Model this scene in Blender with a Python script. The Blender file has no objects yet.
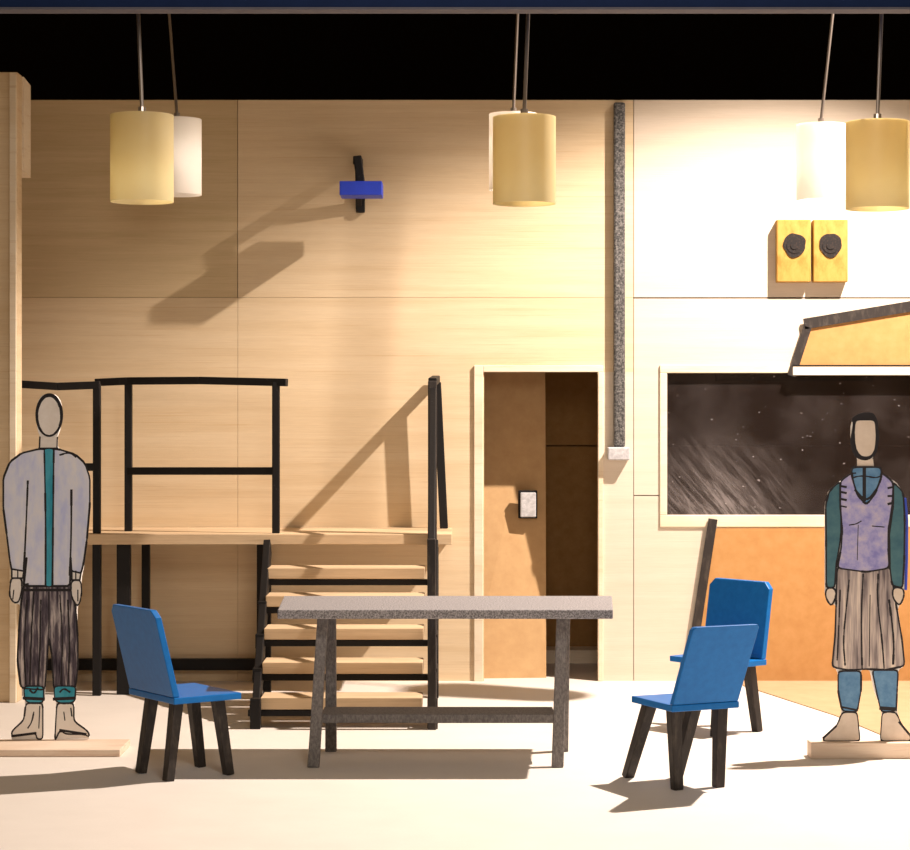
import bpy, bmesh, math, random
from mathutils import Vector, Matrix
random.seed(7)
S = bpy.context.scene
COL = S.collection

# ------------------------------------------------------------------ camera, world, main light, exposure
FPX, HOR, CAMZ = 2200.0, 410.0, 1.675          # focal length in pixels, horizon row, eye height
cam_d = bpy.data.cameras.new('camera'); cam = bpy.data.objects.new('camera', cam_d); COL.objects.link(cam)
cam.location = (0, 0, CAMZ); cam.rotation_euler = (math.pi/2, 0, 0)
cam_d.sensor_width = 36.0; cam_d.lens = FPX/910*36; cam_d.shift_y = -(425-HOR)/910
cam_d.clip_start = .1; cam_d.clip_end = 100
S.camera = cam

w = bpy.data.worlds.new('world'); S.world = w; w.use_nodes = True
w.node_tree.nodes['Background'].inputs[0].default_value = (1.0, 0.62, 0.29, 1)
w.node_tree.nodes['Background'].inputs[1].default_value = 0.155

LIGHT = Vector((3.5, 11.5, 5.6))
ld = bpy.data.lights.new('stage_spot', 'SPOT'); lo = bpy.data.objects.new('stage_spot', ld); COL.objects.link(lo)
lo.location = LIGHT
lo.rotation_euler = Vector((-.35, -.05, -.93)).to_track_quat('-Z', 'Y').to_euler()
ld.energy = 3600; ld.color = (1.0, 0.845, 0.735); ld.spot_size = math.radians(94); ld.spot_blend = .38
ld.shadow_soft_size = .05

# added unseen fill light above and before the stage, lifts the figures
hd_ = bpy.data.lights.new('fill_light', 'AREA'); ho = bpy.data.objects.new('fill_light', hd_); COL.objects.link(ho)
ho.location = (0.4, 5.0, 3.4); ho.rotation_euler = (Vector((0, 11, .9))-ho.location).to_track_quat('-Z', 'Y').to_euler()
hd_.energy = 80; hd_.size = 1.2; hd_.color = (1.0, .93, .86)

S.view_settings.view_transform = 'Standard'; S.view_settings.look = 'None'
S.view_settings.exposure = 0.0; S.view_settings.gamma = 1.0; S.view_settings.use_curve_mapping = False

# ------------------------------------------------------------------ helpers
def P(px, py, d):
    """point seen at photo pixel (px, py) at distance d"""
    return Vector(((px-455)*d/FPX, d, CAMZ+(HOR-py)*d/FPX))
def X(px, d): return (px-455)*d/FPX
def Z(py, d): return CAMZ+(HOR-py)*d/FPX

def box(bm, a, b, mi=0):
    x0, y0, z0 = a; x1, y1, z1 = b
    v = [bm.verts.new(c) for c in ((x0,y0,z0),(x1,y0,z0),(x1,y1,z0),(x0,y1,z0),(x0,y0,z1),(x1,y0,z1),(x1,y1,z1),(x0,y1,z1))]
    for f in ((0,3,2,1),(4,5,6,7),(0,1,5,4),(1,2,6,5),(2,3,7,6),(3,0,4,7)):
        bm.faces.new([v[i] for i in f]).material_index = mi

def bar(bm, p, q, wx, wy, up=None, t=1.0, mi=0):
    """square-section bar from p to q; t tapers the far end"""
    p = Vector(p); q = Vector(q); d = (q-p).normalized()
    ref = Vector(up) if up else (Vector((0,1,0)) if abs(d.y) < .9 else Vector((0,0,1)))
    s = d.cross(ref).normalized(); u = s.cross(d).normalized()
    rings = []
    for c, k in ((p, 1), (q, t)):
        rings.append([bm.verts.new(c + s*(a*wx*k/2) + u*(b*wy*k/2)) for a, b in ((-1,-1),(1,-1),(1,1),(-1,1))])
    for i in range(4):
        bm.faces.new((rings[0][i], rings[0][(i+1)%4], rings[1][(i+1)%4], rings[1][i])).material_index = mi
    bm.faces.new(rings[0][::-1]).material_index = mi; bm.faces.new(rings[1]).material_index = mi

def prism(bm, pts, y0, y1, mi=0):
    """polygon in x,z extruded from y0 (front) to y1"""
    a = [bm.verts.new((x, y0, z)) for x, z in pts]; b = [bm.verts.new((x, y1, z)) for x, z in pts]
    n = len(pts)
    fs = [bm.faces.new(a), bm.faces.new(b[::-1])]
    for i in range(n): fs.append(bm.faces.new((a[i], b[i], b[(i+1)%n], a[(i+1)%n])))
    for f in fs: f.material_index = mi

def flat(bm, pts, z0, z1, mi=0):
    a = [bm.verts.new((x, y, z0)) for x, y in pts]; b = [bm.verts.new((x, y, z1)) for x, y in pts]
    n = len(pts)
    fs = [bm.faces.new(a), bm.faces.new(b[::-1])]
    for i in range(n): fs.append(bm.faces.new((a[i], b[i], b[(i+1)%n], a[(i+1)%n])))
    for f in fs: f.material_index = mi

def tube(bm, pts, r, n=12, mi=0):
    pts = [Vector(p) for p in pts]; rings = []
    for i, p in enumerate(pts):
        d = (pts[min(i+1, len(pts)-1)] - pts[max(i-1, 0)]).normalized()
        ref = Vector((0,1,0)) if abs(d.y) < .9 else Vector((1,0,0))
        s = d.cross(ref).normalized(); u = s.cross(d)
        rr = r[i] if isinstance(r, (list, tuple)) else r
        rings.append([bm.verts.new(p + (s*math.cos(2*math.pi*k/n)+u*math.sin(2*math.pi*k/n))*rr) for k in range(n)])
    for a, b in zip(rings, rings[1:]):
        for k in range(n): bm.faces.new((a[k], a[(k+1)%n], b[(k+1)%n], b[k])).material_index = mi
    bm.faces.new(rings[0][::-1]).material_index = mi; bm.faces.new(rings[-1]).material_index = mi

def mesh(name, bm, mats, parent=None, bevel=0, smooth=False):
    bmesh.ops.recalc_face_normals(bm, faces=bm.faces)
    me = bpy.data.meshes.new(name); bm.to_mesh(me); bm.free()
    for m in (mats if isinstance(mats, (list, tuple)) else [mats]): me.materials.append(m)
    o = bpy.data.objects.new(name, me); COL.objects.link(o)
    if parent: o.parent = parent
    if bevel:
        b = o.modifiers.new('bevel', 'BEVEL'); b.width = bevel; b.segments = 2; b.limit_method = 'ANGLE'; b.angle_limit = math.radians(40)
    if smooth:
        for p in me.polygons: p.use_smooth = True
        try: me.set_sharp_from_angle(angle=math.radians(40))
        except Exception: pass
    return o

def tag(o, label=None, cat=None, group=None, kind=None):
    if label: o['label'] = label
    if cat: o['category'] = cat
    if group: o['group'] = group
    if kind: o['kind'] = kind
    return o
def thing(name, loc, label, cat, group=None, rz=0):
    o = bpy.data.objects.new(name, None); COL.objects.link(o); o.location = loc; o.rotation_euler = (0,0,rz)
    o.empty_display_size = .1
    return tag(o, label, cat, group)
def structure(o, label=None): return tag(o, label=label, kind='structure')

# ------------------------------------------------------------------ materials
def new_mat(name):
    m = bpy.data.materials.new(name); m.use_nodes = True
    nt = m.node_tree; return m, nt, nt.nodes, nt.links, nt.nodes['Principled BSDF']
def noise(nt, scale, detail=4, rough=.55, sc=(1,1,1), loc=(0,0,0), obj=True, dist=0):
    tc = nt.nodes.new('ShaderNodeTexCoord'); mp = nt.nodes.new('ShaderNodeMapping')
    mp.inputs['Scale'].default_value = sc; mp.inputs['Location'].default_value = loc
    n = nt.nodes.new('ShaderNodeTexNoise'); n.inputs['Scale'].default_value = scale
    n.inputs['Detail'].default_value = detail; n.inputs['Roughness'].default_value = rough; n.inputs['Distortion'].default_value = dist
    nt.links.new(tc.outputs['Object'], mp.inputs[0]); nt.links.new(mp.outputs[0], n.inputs['Vector'])
    return n
def ramp(nt, src, stops):
    r = nt.nodes.new('ShaderNodeValToRGB'); els = r.color_ramp.elements
    while len(els) < len(stops): els.new(.5)
    for e, (p, c) in zip(els, stops):
        e.position = p; e.color = (*c, 1) if len(c) == 3 else c
    nt.links.new(src, r.inputs[0]); return r
def mixc(nt, fac, a, b, mode='MIX'):
    m = nt.nodes.new('ShaderNodeMix'); m.data_type = 'RGBA'; m.blend_type = mode
    for sock, v in ((m.inputs[0], fac), (m.inputs[6], a), (m.inputs[7], b)):
        if hasattr(v, 'default_value') or hasattr(v, 'is_linked'): nt.links.new(v, sock)
        elif isinstance(v, (int, float)): sock.default_value = v
        else: sock.default_value = (*v, 1)
    return m.outputs[2]
def bump(nt, b, src, strength, dist=.01):
    n = nt.nodes.new('ShaderNodeBump'); n.inputs['Strength'].default_value = strength; n.inputs['Distance'].default_value = dist
    nt.links.new(src, n.inputs['Height']); nt.links.new(n.outputs[0], b.inputs['Normal'])

def wood(name, light, dark, streak, sc=(.5, 1, 7), rough=.7, streak_amt=.6, knots=True):
    m, nt, N, L, b = new_mat(name)
    n1 = noise(nt, 1.6, 5, .6, sc, dist=.3); n2 = noise(nt, 5.0, 6, .7, (sc[0]*.35, 1, sc[2]*2.2), (3,1,7), dist=.2)
    c1 = ramp(nt, n1.outputs[0], [(.35, dark), (.62, light)]).outputs[0]
    s = ramp(nt, n2.outputs[0], [(.56, (0,0,0)), (.72, (streak_amt,)*3)]).outputs[0]
    c = mixc(nt, s, c1, streak)
    fine = noise(nt, 60, 3, .6, (.15, 1, 3)); f = ramp(nt, fine.outputs[0], [(.3, (.93,)*3), (.7, (1.0,)*3)]).outputs[0]
    c = mixc(nt, 1.0, c, f, 'MULTIPLY')
    L.new(c, b.inputs['Base Color']); b.inputs['Roughness'].default_value = rough
    b.inputs['Specular IOR Level'].default_value = .25
    bump(nt, b, n2.outputs[0], .12, .01)
    return m
def speckle(name, base, spot, scale=70, lo=.55, hi=.66, rough=.8, sc=(1,1,1), bmp=.3, spec=.3):
    m, nt, N, L, b = new_mat(name)
    n = noise(nt, scale, 3, .7, sc)
    L.new(ramp(nt, n.outputs[0], [(lo, base), (hi, spot)]).outputs[0], b.inputs['Base Color'])
    b.inputs['Roughness'].default_value = rough; b.inputs['Specular IOR Level'].default_value = spec
    if bmp: bump(nt, b, n.outputs[0], bmp, .004)
    return m
def plain(name, c, rough=.7, spec=.3):
    m, nt, N, L, b = new_mat(name)
    n = noise(nt, 14, 4, .6)
    a = tuple(x*.88 for x in c)
    L.new(ramp(nt, n.outputs[0], [(.35, a), (.65, c)]).outputs[0], b.inputs['Base Color'])
    b.inputs['Roughness'].default_value = rough; b.inputs['Specular IOR Level'].default_value = spec
    return m
def wash(name, cols, scale=20, sc=(1,1,1), rough=.85, lo=.32, hi=.68):
    """hand-coloured paper: several tones flowing into each other"""
    m, nt, N, L, b = new_mat(name)
    n = noise(nt, scale, 4, .65, sc)
    k = len(cols)
    L.new(ramp(nt, n.outputs[0], [(lo+(hi-lo)*i/(k-1), c) for i, c in enumerate(cols)]).outputs[0], b.inputs['Base Color'])
    b.inputs['Roughness'].default_value = rough; b.inputs['Specular IOR Level'].default_value = .2
    return m

M_wall = wood('balsa_wall', (.77,.62,.42), (.71,.55,.35), (.54,.32,.13), sc=(.5,1,11), streak_amt=.6)
M_walld = wood('dimmed_grey_balsa_wall', (.64,.50,.31), (.56,.43,.25), (.40,.26,.11), sc=(.5,1,11), streak_amt=.5)  # board's own greyer tone, plus the dim upper-left light put into its colour
M_wallp = wood('pale_balsa_wall', (.73,.64,.53), (.69,.60,.485), (.60,.46,.32), sc=(.5,1,11), streak_amt=.4)
M_pale = wood('pale_strip', (.86,.76,.60), (.78,.65,.47), (.62,.45,.26), sc=(1,1,3))
M_plat = wood('platform_wood', (.72,.54,.34), (.58,.42,.26), (.42,.28,.16), sc=(.8,3,9))
M_raw = wood('raw_block_wood', (.84,.70,.56), (.74,.56,.42), (.62,.36,.24), sc=(1,2,5))
M_mdf = wash('orange_fibreboard', [(.46,.235,.085), (.49,.26,.095), (.52,.28,.11)], 12)
M_door = wash('pale_fibreboard', [(.48,.30,.145), (.51,.325,.16), (.54,.35,.175)], 12)
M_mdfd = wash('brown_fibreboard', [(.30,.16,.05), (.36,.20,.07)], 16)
M_tan = wash('tan_floor_tone', [(.45,.30,.17), (.50,.34,.20)], 6)
M_floor = None
m, nt, N, L, b = new_mat('cream_floor_card')
n = noise(nt, 3, 6, .6); n2 = noise(nt, 90, 2, .6)
c = mixc(nt, .12, ramp(nt, n.outputs[0], [(.3, (.72,.67,.61)), (.7, (.76,.71,.65))]).outputs[0], n2.outputs[0], 'SOFT_LIGHT')
L.new(c, b.inputs['Base Color']); b.inputs['Roughness'].default_value = .75; b.inputs['Specular IOR Level'].default_value = .2
bump(nt, b, n2.outputs[0], .08, .003); M_floor = m
M_black = speckle('worn_black_paint', (.008,.007,.007), (.07,.06,.06), 45, .66, .84, .55, spec=.25)
M_dark = speckle('dark_brown_paint', (.022,.017,.015), (.075,.060,.048), 30, .5, .8, .55, (1,1,.3), spec=.4)
M_grey = speckle('grey_speckled_paint', (.10,.095,.10), (.50,.48,.49), 140, .36, .70, .8)
M_greyd = speckle('grey_brown_paint', (.14,.13,.125), (.30,.275,.26), 110, .38, .75, .8, (1,1,.5))
M_pipe = speckle('speckled_pipe', (.035,.035,.035), (.24,.23,.22), 90, .42, .70, .7)
M_silver = speckle('grey_metal', (.42,.42,.44), (.62,.62,.64), 40, .4, .7, .45)
M_blue = wash('blue_painted_card', [(.005,.13,.43), (.008,.155,.49)], 30, rough=.36)
M_bluebox = plain('royal_blue_plastic', (.02,.05,.50), .5)
M_yellow = wash('yellow_varnished_wood', [(.33,.17,.035), (.42,.245,.06), (.47,.29,.08)], 18, (1,1,.5))
M_cone = speckle('black_scribble', (.012,.010,.010), (.06,.035,.025), 90, .5, .8, .8)
M_added_backdrop = plain('added_black_backdrop', (.008,.006,.004), 1.0, 0)
M_navy = plain('navy_header', (.008,.020,.07), .7, .1)
M_edge = plain('worn_edge', (.11,.105,.13), .7)
M_steel = plain('steel_wire', (.35,.30,.26), .3, .6); M_steel.node_tree.nodes['Principled BSDF'].inputs['Metallic'].default_value = .8

# translucent shade
m, nt, N, L, b = new_mat('cream_film_shade')
n = noise(nt, 4, 3, .5)
cc = ramp(nt, n.outputs[0], [(.3, (.82,.72,.45)), (.7, (.86,.79,.55))]).outputs[0]
L.new(cc, b.inputs['Base Color']); b.inputs['Roughness'].default_value = .45
tr = N.new('ShaderNodeBsdfTranslucent'); L.new(cc, tr.inputs[0])
mx = N.new('ShaderNodeMixShader'); mx.inputs[0].default_value = .62
L.new(b.outputs[0], mx.inputs[1]); L.new(tr.outputs[0], mx.inputs[2]); L.new(mx.outputs[0], N['Material Output'].inputs[0])
M_shade = m
M_shade_lit = m.copy(); M_shade_lit.name = 'lit_film_shade'  # paler copy of the film: brightness of the brighter lamps put into colour
for e_, c_ in zip([n_ for n_ in M_shade_lit.node_tree.nodes if n_.type == 'VALTORGB'][0].color_ramp.elements, ((.90,.86,.80,1), (.93,.90,.85,1))): e_.color = c_

# scratched dark window sheet
m, nt, N, L, b = new_mat('scratched_clear_sheet')
b.inputs['Base Color'].default_value = (.02,.014,.012,1); b.inputs['Roughness'].default_value = .18
dots = noise(nt, 30, 2, .5, (1,1,1.6)); dd = ramp(nt, dots.outputs[0], [(.71, (0,0,0)), (.76, (.7,)*3)]).outputs[0]
scr = noise(nt, 34, 7, .75, (1.0,1,.10), dist=.25); mpn = scr.inputs['Vector'].links[0].from_node; mpn.vector_type = 'TEXTURE'; mpn.inputs['Rotation'].default_value = (0, math.radians(-40), 0); mpn.inputs['Scale'].default_value = (1,1,9); ss = ramp(nt, scr.outputs[0], [(.42, (.06,)*3), (.72, (.8,)*3)]).outputs[0]
# the worn corner of the sheet: low left
tc = N.new('ShaderNodeTexCoord'); vm = N.new('ShaderNodeVectorMath'); vm.operation = 'DISTANCE'
mp = N.new('ShaderNodeMapping'); mp.inputs['Scale'].default_value = (1.0, 1, 1.25); L.new(tc.outputs['Object'], mp.inputs[0])
L.new(mp.outputs[0], vm.inputs[0]); vm.inputs[1].default_value = (1.62, 0, 1.06*1.25)
mp.inputs['Location'].default_value = (0, -13.64, 0)
fall = ramp(nt, vm.outputs['Value'], [(.0, (1,1,1)), (.30, (.35,.35,.35)), (.62, (0,0,0))]).outputs[0]
s2 = mixc(nt, 1.0, ss, fall, 'MULTIPLY'); s3 = mixc(nt, 1.0, s2, dd, 'ADD')
hz = noise(nt, 2.2, 4, .6); hh = ramp(nt, hz.outputs[0], [(.45, (0,0,0)), (.8, (.07,)*3)]).outputs[0]
s4 = mixc(nt, 1.0, s3, hh, 'ADD')
dif = N.new('ShaderNodeBsdfDiffuse'); dif.inputs[0].default_value = (.42,.38,.38,1)
gl = N.new('ShaderNodeBsdfTransparent'); gl.inputs[0].default_value = (.78,.70,.66,1)
m0 = N.new('ShaderNodeMixShader'); m0.inputs[0].default_value = .45; L.new(b.outputs[0], m0.inputs[1]); L.new(gl.outputs[0], m0.inputs[2])
m1 = N.new('ShaderNodeMixShader'); L.new(s4, m1.inputs[0]); L.new(m0.outputs[0], m1.inputs[1]); L.new(dif.outputs[0], m1.inputs[2])
L.new(m1.outputs[0], N['Material Output'].inputs[0]); M_sheet = m

# ------------------------------------------------------------------ the setting
DW = 13.6                      # distance of the back wall's face
WX0, WX1, WZ = -4.6, 5.2, Z(100, DW)
dx0, dx1, dz1 = X(484, DW), X(598, DW), Z(372, DW)            # doorway
wx0, wx1, wz0, wz1 = X(667, DW), 3.9, Z(515, DW), Z(373, DW)   # window
sx1, sx2, sz = X(238, DW), X(634, DW), Z(297.5, DW)
bm = bmesh.new(); box(bm, (-5.2, 6.2, -.06), (5.6, 15.2, 0)); structure(mesh('floor', bm, M_floor))
bm = bmesh.new(); g = .004
def board(x0, x1, z0, z1, gl=0, gr=0, gb=0, gt=0):
    mi = (1 if z0 > 1 else 0) if x1 <= sx1+.01 else (2 if x0 >= sx2-.01 or (z1 < sz and x0 >= dx1-.01) else 0)
    box(bm, (x0+gl, DW, z0+gb), (x1-gr, DW+.05, z1-gt), mi)
board(WX0, sx1, 0, sz, gr=g*.5, gt=g*.6); board(WX0, sx1, sz, WZ, gr=g)
board(sx1, dx0, 0, dz1, gl=0); board(sx1, sx2, dz1, sz, gr=g, gt=g*.5); board(dx1, sx2, 0, dz1, gr=g)
board(sx1, sx2, sz, WZ, gr=g)
xs_, zs_ = X(659, DW), Z(495, DW)
board(sx2, xs_, 0, zs_, gt=.006, gr=0); board(sx2, xs_, zs_, wz1); board(xs_, wx0, 0, wz1); board(wx0, wx1, 0, wz0); board(wx1, WX1, 0, wz1); board(sx2, WX1, wz1, sz, gt=g*1.6)
board(sx2, WX1, sz, WZ, gb=g*.5)
structure(mesh('wall_back', bm, [M_wall, M_walld, M_wallp]))
# strips framing the doorway
bm = bmesh.new()
box(bm, (X(474, DW), DW-.018, 0), (X(483, DW), DW, dz1+.04)); box(bm, (X(483,DW), DW-.018, dz1), (X(603, DW), DW, dz1+.04))
box(bm, (X(598, DW), DW-.018, 0), (X(603, DW), DW, dz1))
structure(mesh('trim_1', bm, M_pale, bevel=.003))
# window
bm = bmesh.new(); fw, ff = .045, DW-.012
box(bm, (wx0-fw, ff, wz0-.075), (wx1+fw, DW, wz0)); box(bm, (wx0-fw, ff, wz1), (wx1+fw, DW, wz1+.05))
box(bm, (wx0-fw, ff, wz0), (wx0, DW, wz1)); box(bm, (wx1, ff, wz0), (wx1+fw, DW, wz1))
win = structure(mesh('window_1', bm, M_pale, bevel=.004))
bm = bmesh.new(); box(bm, (wx0, DW+.03, wz0), (wx1, DW+.038, wz1))
mesh('window_pane', bm, M_sheet, win)
# rooms behind the wall
bz = dz1+.22
bm = bmesh.new(); box(bm, (-.6, 16.4, 0), (4.4, 14.8, bz-.7)); box(bm, (-.6, 16.4, bz-.692), (4.4, 14.8, bz))
structure(mesh('wall_rear', bm, M_mdfd))
bm = bmesh.new(); box(bm, (-.65, DW+.05, 0), (-.6, 14.8, bz)); structure(mesh('wall_left', bm, M_mdfd))
bm = bmesh.new(); box(bm, (4.4, DW+.05, 0), (4.45, 14.8, bz)); structure(mesh('wall_right', bm, M_mdfd))
bm = bmesh.new(); box(bm, (1.12, DW+.05, 0), (1.16, 16.4, bz)); structure(mesh('wall_middle', bm, M_mdfd))
bm = bmesh.new(); box(bm, (-.65, DW+.05, bz), (4.45, 14.8, bz+.05)); structure(mesh('ceiling', bm, M_mdfd))
bm = bmesh.new(); box(bm, (X(540,14.6), 14.55, 0), (1.12, 16.4, .085)); structure(mesh('trim_3', bm, M_pale))
# door leaf, tilted inwards at its top
bm = bmesh.new()
lx0, lx1 = X(470, 13.75), X(546, 13.8)
v = []
for (x, d, z) in ((lx0,13.72,0),(lx1,13.76,0),(lx1*1.02,14.2,bz-.02),(lx0,14.2,bz-.02)):
    v.append((bm.verts.new((x,d,z)), bm.verts.new((x,d+.035,z))))
bm.faces.new([a for a, _ in v]); bm.faces.new([b_ for _, b_ in v][::-1])
for i in range(4): bm.faces.new((v[i][0], v[i][1], v[(i+1)%4][1], v[(i+1)%4][0]))
door = structure(mesh('door_1', bm, M_door))
bm = bmesh.new(); yd = 13.955
box(bm, (X(518, yd), yd-.07, Z(518, yd)), (X(537, yd), yd-.03, Z(490, yd)), 1)
box(bm, (X(520, yd), yd-.085, Z(516.5, yd)), (X(535.5, yd), yd-.07, Z(492, yd)))
mesh('door_handle', bm, [M_silver, M_black], door, bevel=.006)
# wing flat on the left, added black backdrop masking the world light, header
dfl = 12.6
bm = bmesh.new(); box(bm, (-3.9, dfl, 0), (X(17.5, dfl), dfl+.13, Z(72, dfl)))
structure(mesh('wall_wing', bm, M_wall, bevel=.006))
bm = bmesh.new(); box(bm, (X(10, dfl), dfl-.022, 0), (X(17.5, dfl)-.004, dfl, Z(73, dfl))); structure(mesh('trim_2', bm, M_pale, bevel=.004))
bm = bmesh.new(); xb = X(17.5, dfl)
v0 = [(xb-.2, dfl+.13, Z(172,12.8)), (xb+.01, dfl+.13, Z(172,12.8)), (xb+.01, dfl+.13, Z(76,12.7)), (xb-.2, dfl+.13, Z(76,12.7))]
v1 = [(x, dfl+.34, z-.02) for x, _, z in v0]
A = [bm.verts.new(c) for c in v0]; B = [bm.verts.new(c) for c in v1]
bm.faces.new(A); bm.faces.new(B[::-1])
for i in range(4): bm.faces.new((A[i], B[i], B[(i+1)%4], A[(i+1)%4]))
structure(mesh('trim_4', bm, M_pale))
bm = bmesh.new(); xs = [i*.12 for i in range(-100, 101)]
pr = None
for x in xs:
    y = 17.4 + .05*math.sin(x*9)
    q = (bm.verts.new((x, y, -.06)), bm.verts.new((x, y, 9)))
    if pr: bm.faces.new((pr[0], q[0], q[1], pr[1]))
    pr = q
cur = mesh('added_backdrop', bm, M_added_backdrop, smooth=True); structure(cur)  # added sheet, keeps the world colour from showing behind the wall
dh = 8.9; zh = Z(9.5, dh)
bm = bmesh.new(); box(bm, (-3.2, dh, zh+.009), (3.2, dh+.09, zh+.75)); hd = mesh('header_beam', bm, M_navy, bevel=.004)
structure(hd)
bm = bmesh.new(); box(bm, (-3.2, dh-.004, zh), (3.2, dh+.094, zh+.009)); mesh('bottom_edge', bm, M_edge, hd)
# lighting bars the pendants hang from
for y_, nm in ((9.5, 'a'), (12.2, 'b')):
    bm = bmesh.new(); tube(bm, [(-4.2, y_, 6.4), (4.2, y_, 6.4)], .022, 12)
    for x in (-4.1, 4.1): tube(bm, [(x, y_, 6.4), (x, y_, 9)], .008, 6)
    structure(mesh('trim_5' if nm == 'a' else 'trim_6', bm, M_black))
# thin flat tan shape on the floor at the right
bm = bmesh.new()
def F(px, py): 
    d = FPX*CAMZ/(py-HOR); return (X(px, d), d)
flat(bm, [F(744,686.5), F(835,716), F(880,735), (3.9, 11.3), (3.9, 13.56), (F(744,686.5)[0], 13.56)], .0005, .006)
tag(mesh('tan_floor_area', bm, M_tan), 'flat tan area on the floor behind the figure in a skirt', 'card sheet')  # thin flat tan polygon, not surely a card sheet

# ------------------------------------------------------------------ orange panels on the wall
def panel(name, poly, strips, label, d=DW-.025):
    bm = bmesh.new(); t = thing(name, (0,0,0), label, 'panel')
    pts = [(X(x, d), Z(y, d)) for x, y in poly]
    prism(bm, pts, d, DW-.001); mesh('board', bm, M_mdf, t)
    for (x0,y0,x1,y1,wd) in strips:
        bm = bmesh.new(); bar(bm, P(x0,y0,d-.004), P(x1,y1,d-.004), wd, .016, up=(0,1,0)); mesh('edging', bm, M_dark, t)
    t.location.y = -.0
    return t
p = panel('angled_panel', [(792,372),(807,325),(1010,292),(1010,372)],
      [(804,324,1012,289.5,.066),(791.5,376,807.5,327,.05)],
      'orange board with black edging above the right end of the window')
bm = bmesh.new(); dd_ = DW-.04; box(bm, (X(793,dd_), dd_, Z(375,dd_)), (X(1010,dd_), dd_+.012, Z(366,dd_))); mesh('bottom_strip', bm, M_pale, p)
bm = bmesh.new(); box(bm, (X(793,dd_), dd_-.002, Z(366.3,dd_)), (X(1010,dd_), dd_+.01, Z(364.9,dd_))); mesh('ink_line', bm, M_black, p)
panel('angled_panel', [(713,528.5),(690,683),(1010,683),(1010,528.5)],
      [(713,519,688,682,.055)], 'large orange board with black edge standing below the window')

# dark beam inside at the top of the window
bm = bmesh.new(); box(bm, (X(716,14.2), 14.15, Z(381,14.2)), (X(872,14.2), 14.25, bz-.02))
tag(mesh('dark_beam', bm, M_black), 'dark beam behind the top of the window pane', 'beam')

# ------------------------------------------------------------------ pipe
t = thing('wall_pipe', (0,0,0), 'speckled grey pipe running down the wall to a small junction box', 'pipe')
bm = bmesh.new(); xp = X(619, DW)
box(bm, (xp-.035, DW-.05, Z(447,DW)), (xp+.035, DW, WZ-.02)); mesh('pipe', bm, M_pipe, t, bevel=.012)
bm = bmesh.new(); box(bm, (X(607,DW), DW-.075, Z(460,DW)), (X(629,DW), DW, Z(447,DW))); mesh('junction_box', bm, M_silver, t, bevel=.008)

# ------------------------------------------------------------------ two yellow speaker boxes
for (x0, x1, lb, cx) in ((777,811,'yellow wooden box with black round scribble on wall, the left one of the pair',794.5),
                     (813.5,848,'yellow wooden box with black round scribble on wall, the right one of the pair',830.5)):
    d = DW-.07; t = thing('speaker_box', (X(cx,d), DW, Z(251,d)), lb, 'speaker', 'yellow boxes on the wall')
    bm = bmesh.new(); box(bm, (X(x0,d)-X(cx,d), -.07, Z(282,d)-Z(251,d)), (X(x1,d)-X(cx,d), 0, Z(219.5,d)-Z(251,d)))
    mesh('cabinet', bm, M_yellow, t, bevel=.006)
    bm = bmesh.new(); n = 28
    pts = [(.068*(1+.08*math.sin(3*a)+.05*math.sin(7*a+x0))*math.cos(a), .035+.074*(1+.06*math.sin(5*a+x0))*math.sin(a)) for a in [2*math.pi*i/n for i in range(n)]]
    prism(bm, pts, -.076, -.069); tube(bm, [(0,-.079,.035),(0,-.072,.035)], .05, 24); tube(bm, [(0,-.083,.035),(0,-.075,.035)], .026, 20)
    mesh('speaker_cone', bm, M_cone, t)

# ------------------------------------------------------------------ bracket with blue box
t = thing('wall_bracket', (0,0,0), 'small blue box on a black bracket high on the wall', 'wall fixture')
D = DW
c = P(360.5, 187.5, D-.50)
xa = X(357.5, D-.35)
bm = bmesh.new(); xw = X(359, D)
bar(bm, (xw, D, Z(163,D)), (xa, D-.39, Z(160,D-.39)), .05, .05, up=(0,0,1))
bar(bm, (xw, D, Z(208,D)), (xa, D-.22, Z(168,D-.22)), .05, .04, up=(1,0,0))
bar(bm, (xa, D-.37, Z(156,D-.37)), (xa+.02, D-.37, Z(182,D-.37)), .05, .05)
mesh('arm', bm, M_black, t, bevel=.006)
bm = bmesh.new(); bar(bm, (xw+.01, D-.02, Z(213,D)), (xw+.01, D-.02, Z(190,D)), .055, .04)
mesh('mounting_plate', bm, M_black, t, bevel=.006)
bm = bmesh.new(); box(bm, (X(339.5,D-.47), D-.47, Z(195,D-.47)), (X(382,D-.47), D-.235, Z(181,D-.47))); mesh('blue_box', bm, M_bluebox, t, bevel=.004)

# ------------------------------------------------------------------ platform
zp, dp = .95, DW-.74
t = thing('platform', (X(230,dp), dp+.35, 0), 'raised wooden platform on black posts against the left of the wall', 'platform')
def kid(name, bm, mt, bev=.004):
    o = mesh(name, bm, mt, t, bev); o.location = -t.location; return o
px0, px1 = X(17.5, dfl)-.25, X(452, dp)
bm = bmesh.new()
ny = 3
box(bm, (px0, dp, zp-.062), (px1, DW-.004, zp)); kid('deck', bm, M_plat)
for (x, d, wd) in ((97, dp+.05, .048), (124, dp+.10, .08), (146, DW-.16, .048), (36, dp+.05, .048)):
    bm = bmesh.new(); bar(bm, (X(x,d), d, 0), (X(x,d), d, zp-.062), wd, .05); kid('post', bm, M_black)
bm = bmesh.new(); bar(bm, (px0, DW-.06, .11), (X(262,DW), DW-.06, .11), .07, .05, up=(0,1,0)); kid('base_beam', bm, M_black)
bm = bmesh.new(); bar(bm, (X(262,DW), DW-.06, 0), (X(262,DW), DW-.06, zp-.062), .05, .05); kid('post', bm, M_black)

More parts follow.
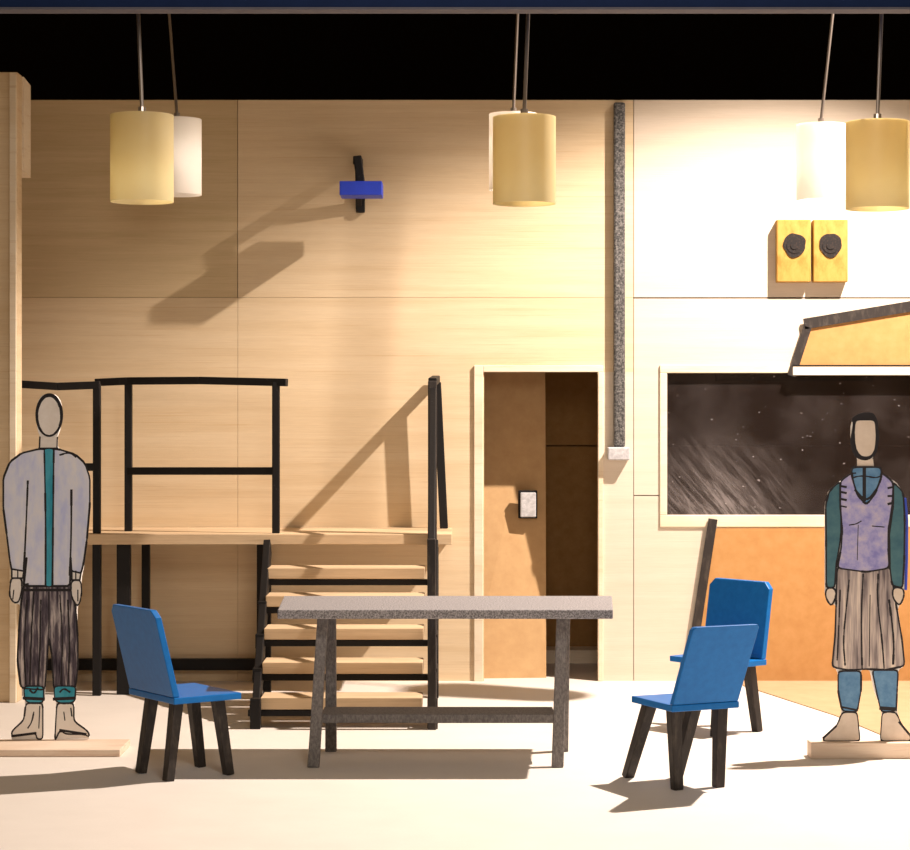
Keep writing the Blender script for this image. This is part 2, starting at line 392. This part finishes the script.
# railings on the platform
def railing(label, posts, top, mid, wd=.044):
    t = thing('railing', (0,0,0), label, 'railing')
    for (x, yb, d, yt) in posts:
        bm = bmesh.new(); bar(bm, (X(x,d), d, zp), (X(x,d), d, Z(yt,d)), wd, wd); mesh('post', bm, M_black, t, .005)
    bm = bmesh.new()
    for a, b_ in zip(top, top[1:]): bar(bm, P(*a), P(*b_), .045, .05, up=(0,1,0))
    mesh('top_rail', bm, M_black, t, .004)
    for a, b_ in mid:
        bm = bmesh.new(); bar(bm, P(*a), P(*b_), .045, .045, up=(0,1,0)); mesh('middle_rail', bm, M_black, t, .004)
    return t
railing('black railing section at the left end of the platform, partly behind the jacketed figure',
        [(97, 534, dp+.06, 384)], [(10,383.5,dp+.06),(58,386.5,dp+.06),(100,385,dp+.06)], [((30,467,dp+.06),(97,467,dp+.06))])
railing('black railing frame with one middle rail along the front of the platform',
        [(128.5, 527, dp+.30, 381), (276, 534, dp+.08, 382)],
        [(96,382.5,dp+.34),(128,381,dp+.30),(200,380.5,dp+.19),(287,382.5,dp+.07)], [((128,471,dp+.30),(276,471,dp+.08))])

# ------------------------------------------------------------------ stairs
t = thing('staircase', (X(345,12), 12.0, 0), 'short open stair of wooden treads with a black handrail leading up to the platform', 'staircase')
NT = 5; rise = zp/(NT+1)
def tf(k): return dp - .04 - .245*k              # front edge distance of tread k (1 = top)
xl, xr = X(268, dp), X(428, dp)
for k in range(1, NT+1):
    z = zp - rise*k - (.02 if k == 1 else 0); f = tf(k)
    bm = bmesh.new(); sh = .012*(k-1); box(bm, (xl+.02+sh, f, z-.062), (xr-.015, f+.235, z)); kid('tread', bm, M_plat)
    bm = bmesh.new(); bar(bm, (xl, f+.03, z-.083), (xr+.02, f+.03, z-.083), .034, .035, up=(0,1,0)); kid('tread_support', bm, M_black)
for x, xx in ((xl, .045), (xr+.04, .0)):
    bm = bmesh.new()
    bar(bm, (x, dp-.02, zp-.07), (x+xx, tf(NT)+.0, .06), .04, .10, up=(0,1,0))
    kid('stringer', bm, M_black)
    for k in (2, 3, 4, 5):
        z = zp-rise*k; f = tf(k)
        bm = bmesh.new(); o_ = xx*.8*(k/5); box(bm, (x+o_-.024, f-.02, z-.11), (x+o_+.024, f+.22, z-.03)); kid('bracket', bm, M_black)
    bm = bmesh.new(); bar(bm, (x, dp-.06, 0), (x, dp-.06, zp-.07), .045, .045); kid('leg', bm, M_black)
    bm = bmesh.new(); bar(bm, (x+xx, tf(NT)-.03, 0), (x+xx, tf(NT)-.03, .16), .055, .055); kid('leg', bm, M_black)
# guard rail on the right of platform and stairs
# (t is still the staircase)
xr2 = X(432.5, dp); zr = 1.845
guard = thing('railing', (0,0,0), 'short black guard rail at the right end of the platform, seen end-on', 'railing')
def hp(nm, p, q, a=.05, b_=.05):
    bm = bmesh.new(); bar(bm, p, q, a, b_); return kid(nm, bm, M_dark if nm == 'rail_post' else M_black, .005)
hp('rail_post', (xr2, dp-.0275, 0), (xr2, dp-.0275, zr), .052, .05)
bm = bmesh.new(); bar(bm, (X(444,DW-.14), DW-.14, zp), (X(437,DW-.14), DW-.14, zr), .05, .05); mesh('post', bm, M_black, guard, .005)
bm = bmesh.new(); bar(bm, (xr2+.003, dp+.04, zp), (xr2+.003, dp+.04, zr-.02), .04, .04); mesh('post', bm, M_black, guard, .005)
bm = bmesh.new(); bar(bm, (xr2, dp+.005, zr-.005), (X(436,DW), DW-.03, zr+.02), .05, .045, up=(0,0,1)); mesh('top_rail', bm, M_black, guard, .005)
bm = bmesh.new(); bar(bm, (xr2+.002, dp-.05, zr-.06), (xr2+.008, tf(NT)-.04, .98), .04, .045, up=(0,0,1)); kid('stair_rail', bm, M_black, .005)
hp('rail_post', (xr2+.012, tf(NT)-.06, 0), (xr2+.008, tf(NT)-.06, 1.0), .045, .045)

# ------------------------------------------------------------------ table
t = thing('table', (0, 10.55, 0), 'long grey speckled table with four legs in the middle of the floor', 'table')
def K(nm, bm, mt, bev=.004):
    o = mesh(nm, bm, mt, t, bev); o.location = -t.location; return o
bm = bmesh.new(); fz = .75
flat(bm, [(X(277.5,10.18),10.18),(X(613,10.18),10.18),(X(612,10.95),10.95),(X(284,10.95),10.95)], fz-.042, fz); K('tabletop', bm, M_grey, .005)
for (xt, dt, xb_, db) in ((323,10.42,313.5,10.32),(331,10.74,331,10.80),(562,10.42,557.5,10.32),(565,10.74,562.5,10.80)):
    bm = bmesh.new(); bar(bm, (X(xb_,db), db, 0), (X(xt,dt), dt, fz-.04), .055, .05, t=.9); K('leg', bm, M_greyd)
bm = bmesh.new(); box(bm, (X(321,10.43), 10.43, .19), (X(555,10.43), 10.70, .232)); K('stretcher', bm, M_greyd)

# ------------------------------------------------------------------ chairs
def make_chair(loc, rz, label, dep=.345, wid=.45, h=.395, lean=.10, c=.032, feet=None):
    """local +x is the way the chair faces"""
    t = thing('chair', loc, label, 'chair', 'blue card chairs with black legs', rz)
    z = .385; x0 = -dep/2; w2 = wid/2-.005
    bm = bmesh.new(); box(bm, (x0, -wid/2, z-.03), (-x0, wid/2, z)); mesh('seat', bm, M_blue, t, .004)
    bm = bmesh.new()
    prof = [(-w2, 0), (w2, 0), (w2, h-c), (w2-c, h), (-w2+c, h), (-w2, h-c)]
    A = [bm.verts.new((x0-lean*(zz/h), yy, z+.001+zz)) for yy, zz in prof]
    B = [bm.verts.new((x0+.032-lean*(zz/h), yy, z+.001+zz)) for yy, zz in prof]
    bm.faces.new(A); bm.faces.new(B[::-1])
    for i in range(6): bm.faces.new((A[i], B[i], B[(i+1)%6], A[(i+1)%6]))
    mesh('backrest', bm, M_blue, t, .004)
    for q, (sx, sy) in enumerate(((1,1), (-1,1), (-1,-1), (1,-1))):
            fx, fy = feet[q] if feet else (sx*.155, sy*.135)
            bm = bmesh.new(); bar(bm, (fx, fy, 0), (sx*.105, sy*.12, z-.03), .040, .046, t=1.2); mesh('leg', bm, M_dark, t, .004)
    return t
make_chair((-1.245, 10.13, 0), math.radians(35), 'blue chair with black legs at the left of the table')
make_chair((1.028, 9.84, 0), math.radians(115), 'nearer blue chair at the right, its plain back turned to us', .36, .345, .355, .175, .012,
           [(.28,.135), (-.10,.10), (-.12,-.10), (.16,-.05)])
make_chair((1.37, 11.47, 0), math.radians(219), 'farther blue chair at the right, behind the nearer one',   .27, .44, .395, .06, .035)

# ------------------------------------------------------------------ pendant lamps
def make_lamp(loc, label, top_dx, Hh=.385, glow=0):
    t = thing('pendant_lamp', loc, label, 'pendant lamp', 'cream pendant lamps')
    R, n = .136, 48
    bm = bmesh.new(); outer = []; inner = []
    for zz in (0, Hh):
        outer.append([bm.verts.new((R*math.cos(2*math.pi*k/n), R*math.sin(2*math.pi*k/n), zz)) for k in range(n)])
        inner.append([bm.verts.new(((R-.004)*math.cos(2*math.pi*k/n), (R-.004)*math.sin(2*math.pi*k/n), zz)) for k in range(n)])
    for k in range(n):
        j = (k+1) % n
        bm.faces.new((outer[0][k], outer[0][j], outer[1][j], outer[1][k])); bm.faces.new((inner[0][j], inner[0][k], inner[1][k], inner[1][j]))
        bm.faces.new((outer[1][k], outer[1][j], inner[1][j], inner[1][k])); bm.faces.new((outer[0][j], outer[0][k], inner[0][k], inner[0][j]))
    M_s = M_shade_lit if glow > .8 else M_shade
    mesh('lamp_shade', bm, M_s, t, smooth=True)
    bm = bmesh.new(); tube(bm, [(0,0,Hh-.006),(0,0,Hh-.002)], R-.005, n); mesh('top_disc', bm, M_s, t)
    bm = bmesh.new(); tube(bm, [(0,0,Hh-.03),(0,0,Hh+.035)], .017, 12); 
    mesh('lamp_holder', bm, M_steel, t)
    bm = bmesh.new(); zt = 6.39-loc[2]
    tube(bm, [(0,0,Hh+.02), (top_dx*.22,0,Hh+.02+(zt-Hh)*.2), (top_dx,0,zt)], .0085, 8); mesh('wire', bm, M_steel, t)
    if glow:                                        # light added inside the shade to make it glow
        pl = bpy.data.lights.new('glow_light', 'POINT'); po = bpy.data.objects.new('glow_light', pl); COL.objects.link(po)
        pl.energy = glow; pl.color = (1, .95, .90); pl.shadow_soft_size = .03; po.location = (0, 0, Hh*(.5 if glow > .8 else .25)); po.parent = t
    return t
df, db = 9.5, 12.2
lamps = [(142,202,df,-.05,'cream pendant lamp at far left, in front of its neighbour'),
         (524.3,204,df,.05,'cream pendant lamp in the middle, its front shade'),
         (877.5,209,df,.05,'amber cream pendant lamp at far right, nearest to us'),
         (177,195,db,-.09,'cream pendant lamp at far left, half hidden behind the front one'),
         (513.5,190,db,.05,'cream pendant lamp in the middle, bright sliver behind the front shade'),
         (821,200.5,db,.13,'glowing white pendant lamp at the right above the yellow boxes')]
for (x, yb, d, tdx, lb) in lamps:
    make_lamp((X(x,d), d, Z(yb,d)), lb, tdx*2.4, .375 if d == df else .42, {821: 22, 177: .85, 513.5: 2.0, 142: .5, 524.3: .10, 877.5: .35}[x])

# ------------------------------------------------------------------ drawn card figures
ink = plain('black_marker_ink', (.02,.018,.022), .6)
M_card = wash('white_card', [(.84,.81,.77), (.9,.87,.83)], 10)
M_skin = wash('pale_marker_paper', [(.80,.74,.68), (.90,.86,.82)], 14)
M_skin2 = wash('beige_marker_paper', [(.66,.56,.46), (.78,.68,.58)], 10)
M_jack = wash('lavender_grey_wash', [(.56,.62,.93), (.72,.76,.92), (.84,.84,.88)], 9, (1.2,1,.45))
M_teal = wash('teal_marker', [(.03,.30,.44), (.10,.44,.58)], 20, (1,1,.3))
M_trou = wash('charcoal_streaks', [(.03,.025,.04), (.13,.11,.135), (.60,.55,.54)], 26, (1.6,1,.16), lo=.36, hi=.66)
M_vest = wash('lavender_wash', [(.24,.24,.56), (.38,.37,.64), (.55,.50,.62)], 16)
M_sleeve = wash('dark_teal_wash', [(.055,.14,.19), (.09,.20,.23)], 14)
M_legs = wash('blue_grey_wash', [(.08,.20,.38), (.17,.33,.52)], 18)
M_skirt = wash('taupe_streaks', [(.10,.085,.10), (.44,.38,.36), (.80,.70,.60)], 15, (1.7,1,.12), lo=.34, hi=.66)
M_bline = plain('bright_blue_edge', (.05,.10,.62), .6)

def smooth(p, closed=True):
    out = []; n = len(p)
    if n < 5 and closed: return p
    if not closed:
        if n < 3: return p
        out = [p[0]]
        for a, b_ in zip(p, p[1:]): out += [(a[0]*.75+b_[0]*.25, a[1]*.75+b_[1]*.25), (a[0]*.25+b_[0]*.75, a[1]*.25+b_[1]*.75)]
        return out + [p[-1]]
    for i in range(n):
        a, b_ = p[i], p[(i+1)%n]; L_ = math.hypot(a[0]-b_[0], a[1]-b_[1]); k = min(.25, 2.2/max(L_, .01))
        out += [(a[0]*(1-k)+b_[0]*k, a[1]*(1-k)+b_[1]*k), (a[0]*k+b_[0]*(1-k), a[1]*k+b_[1]*(1-k))]
    return out

def inset(p, r):
    area = sum(a[0]*b_[1]-b_[0]*a[1] for a, b_ in zip(p, p[1:]+p[:1])); s_ = 1 if area > 0 else -1
    out = []
    for i in range(len(p)):
        a, b_ = p[i-1], p[(i+1) % len(p)]; dx, dy = b_[0]-a[0], b_[1]-a[1]; L_ = math.hypot(dx, dy) or 1
        out.append((p[i][0]-s_*dy/L_*r, p[i][1]+s_*dx/L_*r))
    return out

def figure(name, cx, yb, d, label, outline, parts, base, blue=False):
    z0 = Z(yb, d)
    t = thing(name, (X(cx, d), d, z0), label, 'cut-out figure')
    def c(p): return ((p[0]-cx)*d/FPX, (yb-p[1])*d/FPX)
    bm = bmesh.new(); prism(bm, [c(p) for p in inset(smooth(outline), 1.3)], 0, .022); mesh('card_body', bm, [M_card], t)
    if blue:
        pass
    for (nm, poly, mt, strokes, closed, lay) in parts:
        poly = smooth(smooth(poly)) if len(poly) < 20 else smooth(poly)
        strokes = [(smooth(smooth(p_, False), False), w_) for p_, w_ in strokes]
        bm = bmesh.new(); y = -.0015*lay
        prism(bm, [c(p) for p in poly], y-.0012, 0, 0)
        st = list(strokes)
        if closed: st.append((poly+[poly[0]], closed))
        for q, (pts, wd) in enumerate(st):
            pts = [c(p) for p in pts]; hw = wd*d/FPX/2; yy = y-.0018-.00004*q
            for i in range(len(pts)-1):
                a, b_ = Vector(pts[i]), Vector(pts[i+1]); dv = b_-a
                if dv.length < 1e-6: continue
                dv.normalize(); nv = Vector((-dv.y, dv.x)); w_ = hw*(.75+.5*random.random())
                e = dv*hw*.6
                quad = [a-e+nv*w_, b_+e+nv*w_, b_+e-nv*w_, a-e-nv*w_]
                prism(bm, [tuple(v_) for v_ in quad], yy-.00002*i, y-.0005, 1)
        mesh(nm, bm, [mt, ink], t)
    # base
    (bx0, bx1, bd0, bd1, h) = base
    bm = bmesh.new(); box(bm, (bx0-X(cx,d), bd0-d, -z0), (bx1-X(cx,d), bd1-d, -z0+h)); mesh('base', bm, M_raw, t, .004)
    return t
def ell(cx, cy, rx, ry, n=22): return [(cx+rx*math.cos(2*math.pi*k/n), cy+ry*math.sin(2*math.pi*k/n)) for k in range(n)]

# left figure
outL = [(49,392),(57,394),(62,402),(63.5,415),(61,430),(57.5,439),(58,448),(75,453),(85,462),(90.5,477),(91,505),(88,540),(85,565),(82,580),(83,592),(80,605),
        (78,608),(78.5,640),(78.5,665),(76.5,690),(75,704),(75,722),(89,732),(91,740),(54,740.5),(55,705),(53,690),(52,655),(49,640),(47.5,655),(46,690),(44,705),(44,740.5),(10,741),(11,734),(24,718),(24,704),
        (20.5,688),(16.5,660),(18,630),(20,606),(13,604),(9,595),(10,578),(9,560),(6,535),(2.5,508),(2.5,478),(9,461),(22,452),(39,448),(39.5,439),(36,430),(34.5,414),(36,402),(41,394)]
dL = 10.93
partsL = [
 ('hair', ell(49.3,415,14,22), ink, [], 0, 1),
 ('face', ell(49.4,416,11.8,20), M_skin, [([(57,398),(61,408),(61,425)],1.6)], 1.6, 2),
 ('neck', [(40,437),(58,437),(58,449),(39,449)], M_skin, [([(40,437),(39.5,449)],1.6),([(57.5,437),(57,449)],1.6),([(39,448.5),(58,448.5)],1.8)], 0, 1),
 ('trousers', [(24,584),(72,584),(76,610),(78,640),(78,665),(76,688),(54,690),(52,655),(49,637),(47.5,655),(45,690),(21,688),(17.5,660),(19,630),(21,606)], M_trou,
    [([(34,592),(31,640),(30,684)],1.5),([(41,600),(40,660),(38,686)],1.4),([(49,592),(49,640)],1.4),([(60,595),(63,640),(61,684)],1.4),([(68,600),(70,650),(68,684)],1.6),([(27,600),(24,650),(26,684)],1.5),([(24,590),(72,590)],2.5)], 1.8, 1),
 ('jacket', [(39,449),(58,449),(75,454),(85,463),(90,478),(90,505),(87,540),(84,562),(81,574),(72,572),(71,556),(70,586),(24,586),(27,556),(24,572),(12,571),(10,560),(7,535),(3.5,508),(3.5,478),(10,462),(22,453)], M_jack,
    [([(28,481),(26.5,520),(24,572)],2),([(71.5,490),(71.5,530),(70,575)],2),([(60,455),(70,452),(76,457)],1.6),([(24,572),(24,585)],1.6)], 1.8, 2),
 ('zip_stripe', [(44,449),(54,449),(53,500),(53,586),(45.5,586),(46,520)], M_teal, [([(44.5,449),(46,520),(45.8,586)],1.8),([(54,449),(53.3,520),(52.6,586)],1.8)], 0, 3),
 ('cuff', [(12,569),(24,571),(23,578),(12,578)], M_card, [([(18,570),(18,578)],1.3)], 1.6, 3),
 ('cuff', [(72,571),(81,573),(80,580),(72,580)], M_card, [([(76,571),(76,580)],1.3)], 1.6, 3),
 ('hand', [(11,578),(22,578),(22,590),(19,602),(14,603),(9.5,596)], M_skin, [([(14,590),(13,599)],1)], 1.5, 2),
 ('hand', [(72,580),(81,580),(82,592),(80,603),(77,606),(72,598),(71,588)], M_skin, [([(78,590),(78,601)],1)], 1.5, 2),
 ('trouser_cuff', [(24,686),(44,686),(44,702),(34,704),(25,701)], M_teal, [([(24,698),(44,699)],3.5),([(30,690),(34,694),(38,688)],1.8)], 1.4, 2),
 ('trouser_cuff', [(54,686),(76,686),(75,702),(64,704),(55,701)], M_teal, [([(54,699),(75,698)],3.5),([(60,692),(64,688),(70,692)],1.8)], 1.4, 2),
 ('boot', [(26,703),(43,703),(43,739),(37,739),(36,733),(12,736),(12,731),(24,720)], M_card, [([(34,712),(32,722),(28,728)],1.4),([(40,706),(39,728)],1.2),([(12,736),(36,733)],2)], 1.5, 2),
 ('boot', [(57,703),(74,703),(74,721),(88,731),(90,737),(84,734),(66,734),(60,730),(56,739),(55,739)], M_card, [([(64,712),(65,720)],1.4),([(71,708),(72,716)],1.2),([(60,730),(86,734)],2)], 1.5, 2),
]
figure('card_figure', 49, 740.8, dL, 'drawn cut-out figure in lavender jacket with teal zip stripe and dark trousers', outL, partsL,
       (-3.1, X(120,10.62), 10.62, 10.96, .035))
# right figure
dR = 10.62
outR = [(864,412),(872,413),(878,422),(879,440),(876,455),(873,460),(874,466),(884,474),(897,481),(904.5,492),(906.5,520),(906,560),(905.5,590),(904,604),(899,607),(904,640),(905.5,667),(899,671),(898.5,711),
        (902,724),(911,735),(912,742.5),(880,742.5),(881,712),(873,690),(869,670),(862,670),(861,690),(858,712),(861,742.5),(822,742.5),(822,737),(837,724),(841,712),(837,690),(837,671),(831,668),(834,635),(836,606),(829,605),(824,595),(824,560),
        (824,505),(828,490),(840,480),(851,474),(857,466),(857,459),(853,454),(850,440),(850,424),(856,414)]
partsR = [
 ('hair', [(853,424),(851,419),(857,414),(866,412),(874,413),(878,422),(879,440),(876,455),(867,461),(857,459),(852,452),(850,440)], ink, [], 0, 1),
 ('face', [(855,420),(875,420),(876,435),(875,450),(870,457),(861,457),(855.5,449),(854,435)], M_skin2, [], 1, 2),
 ('neck', [(857,459),(873,459),(874,468),(857,468)], M_skin2, [], 0, 1),
 ('skirt', [(837,567),(890,567),(896,605),(902,640),(904.5,666),(885,670),(866,669),(848,670),(832,667),(835,635),(836,605)], M_skirt,
    [([(849,580),(846,610),(843,640),(845,665)],1.5),([(863,574),(861,615),(862,668)],1.8),([(878,574),(877,600),(882,640),(884,668)],1.6),([(870,595),(869,666)],1.1),([(889,600),(894,640),(893,664)],2.0),([(840,590),(839,620),(837,660)],1.4)], 1.8, 1),
 ('legging', [(838,671),(861,671),(861,690),(857,712),(842,711),(838,692)], M_legs, [([(842,707),(857,710)],2.2)], 1.7, 2),
 ('legging', [(872,670),(898,670),(897,690),(896,711),(881,712),(877,695)], M_legs, [([(880,708),(896,709)],3)], 1.5, 2),
 ('boot', [(842,712),(857,712),(860,741),(823,741),(824,737),(837,725)], M_skin2, [([(823,738),(836,726)],2.2)], 1.4, 2),
 ('boot', [(882,712),(896,712),(901,724),(910,735),(911,741),(880,741)], M_skin2, [([(899,722),(909,734)],2.2)], 1.4, 2),
 ('sleeve', [(840,481),(841,505),(841,535),(836,565),(834.5,588),(826,588),(826,545),(825.5,505),(829,491)], M_sleeve, [], 1.8, 2),
 ('sleeve', [(893,482),(903,492),(904.5,520),(904,560),(902.5,588),(892,586),(889.5,565),(889,535),(893,505)], M_sleeve, [], 1.8, 2),
 ('vest', [(851,473),(882,473),(893,482),(892,505),(888,530),(888,550),(889,568),(866,572),(837,568),(841,548),(842,530),(840,505),(840,481)], M_vest,
    [([(849,525),(856,524),(861,521)],1.1),([(872,526),(884,527)],1.1),([(840,486),(846,487)],1.8),([(841,492),(846,493)],1.8),([(841,499),(846,500)],1.8),([(841,506),(846,507)],1.8),([(888,488),(893,487)],2.5),([(888,496),(892,496)],2.5),([(888,504),(892,503)],2.5),([(858,525),(857,560)],.6)], 1.7, 3),
 ('shirt_front', [(851,467),(881,467),(881,478),(874,495),(866,505),(857,495),(852,478)], M_legs, [([(852,478),(858,476),(866,476),(875,478),(881,476)],1.4),([(864,468),(864,500)],4.2),([(855,490),(866,502),(876,490)],2.2)], 2, 4),
 ('hand', [(826,588),(835,588),(836,596),(832,605),(829,604),(825,596)], M_skin2, [], 1.6, 4),
 ('hand', [(893,587),(903,588),(904,596),(900,605),(896,603),(892,596)], M_skin2, [], 1.6, 4),
]
fr = figure('card_figure', 866, 742.8, dR, 'drawn cut-out figure in lavender vest over teal shirt and long taupe skirt', outR, partsR,
       (X(811,10.56), 3.2, 10.56, 10.68, .077))
def cR(p): return ((p[0]-866)*dR/FPX, (742.8-p[1])*dR/FPX)
bm = bmesh.new(); pts = [(905.5,498),(907.5,520),(907.2,560),(906.2,590)]
for a, b_ in zip(pts, pts[1:]):
    a = cR(a); b_ = cR(b_); prism(bm, [(a[0]-.006,a[1]),(a[0]+.004,a[1]),(b_[0]+.004,b_[1]),(b_[0]-.006,b_[1])], -.001, .0225)
tag(mesh('painted_edge', bm, M_bline, fr), 'bright blue edge')
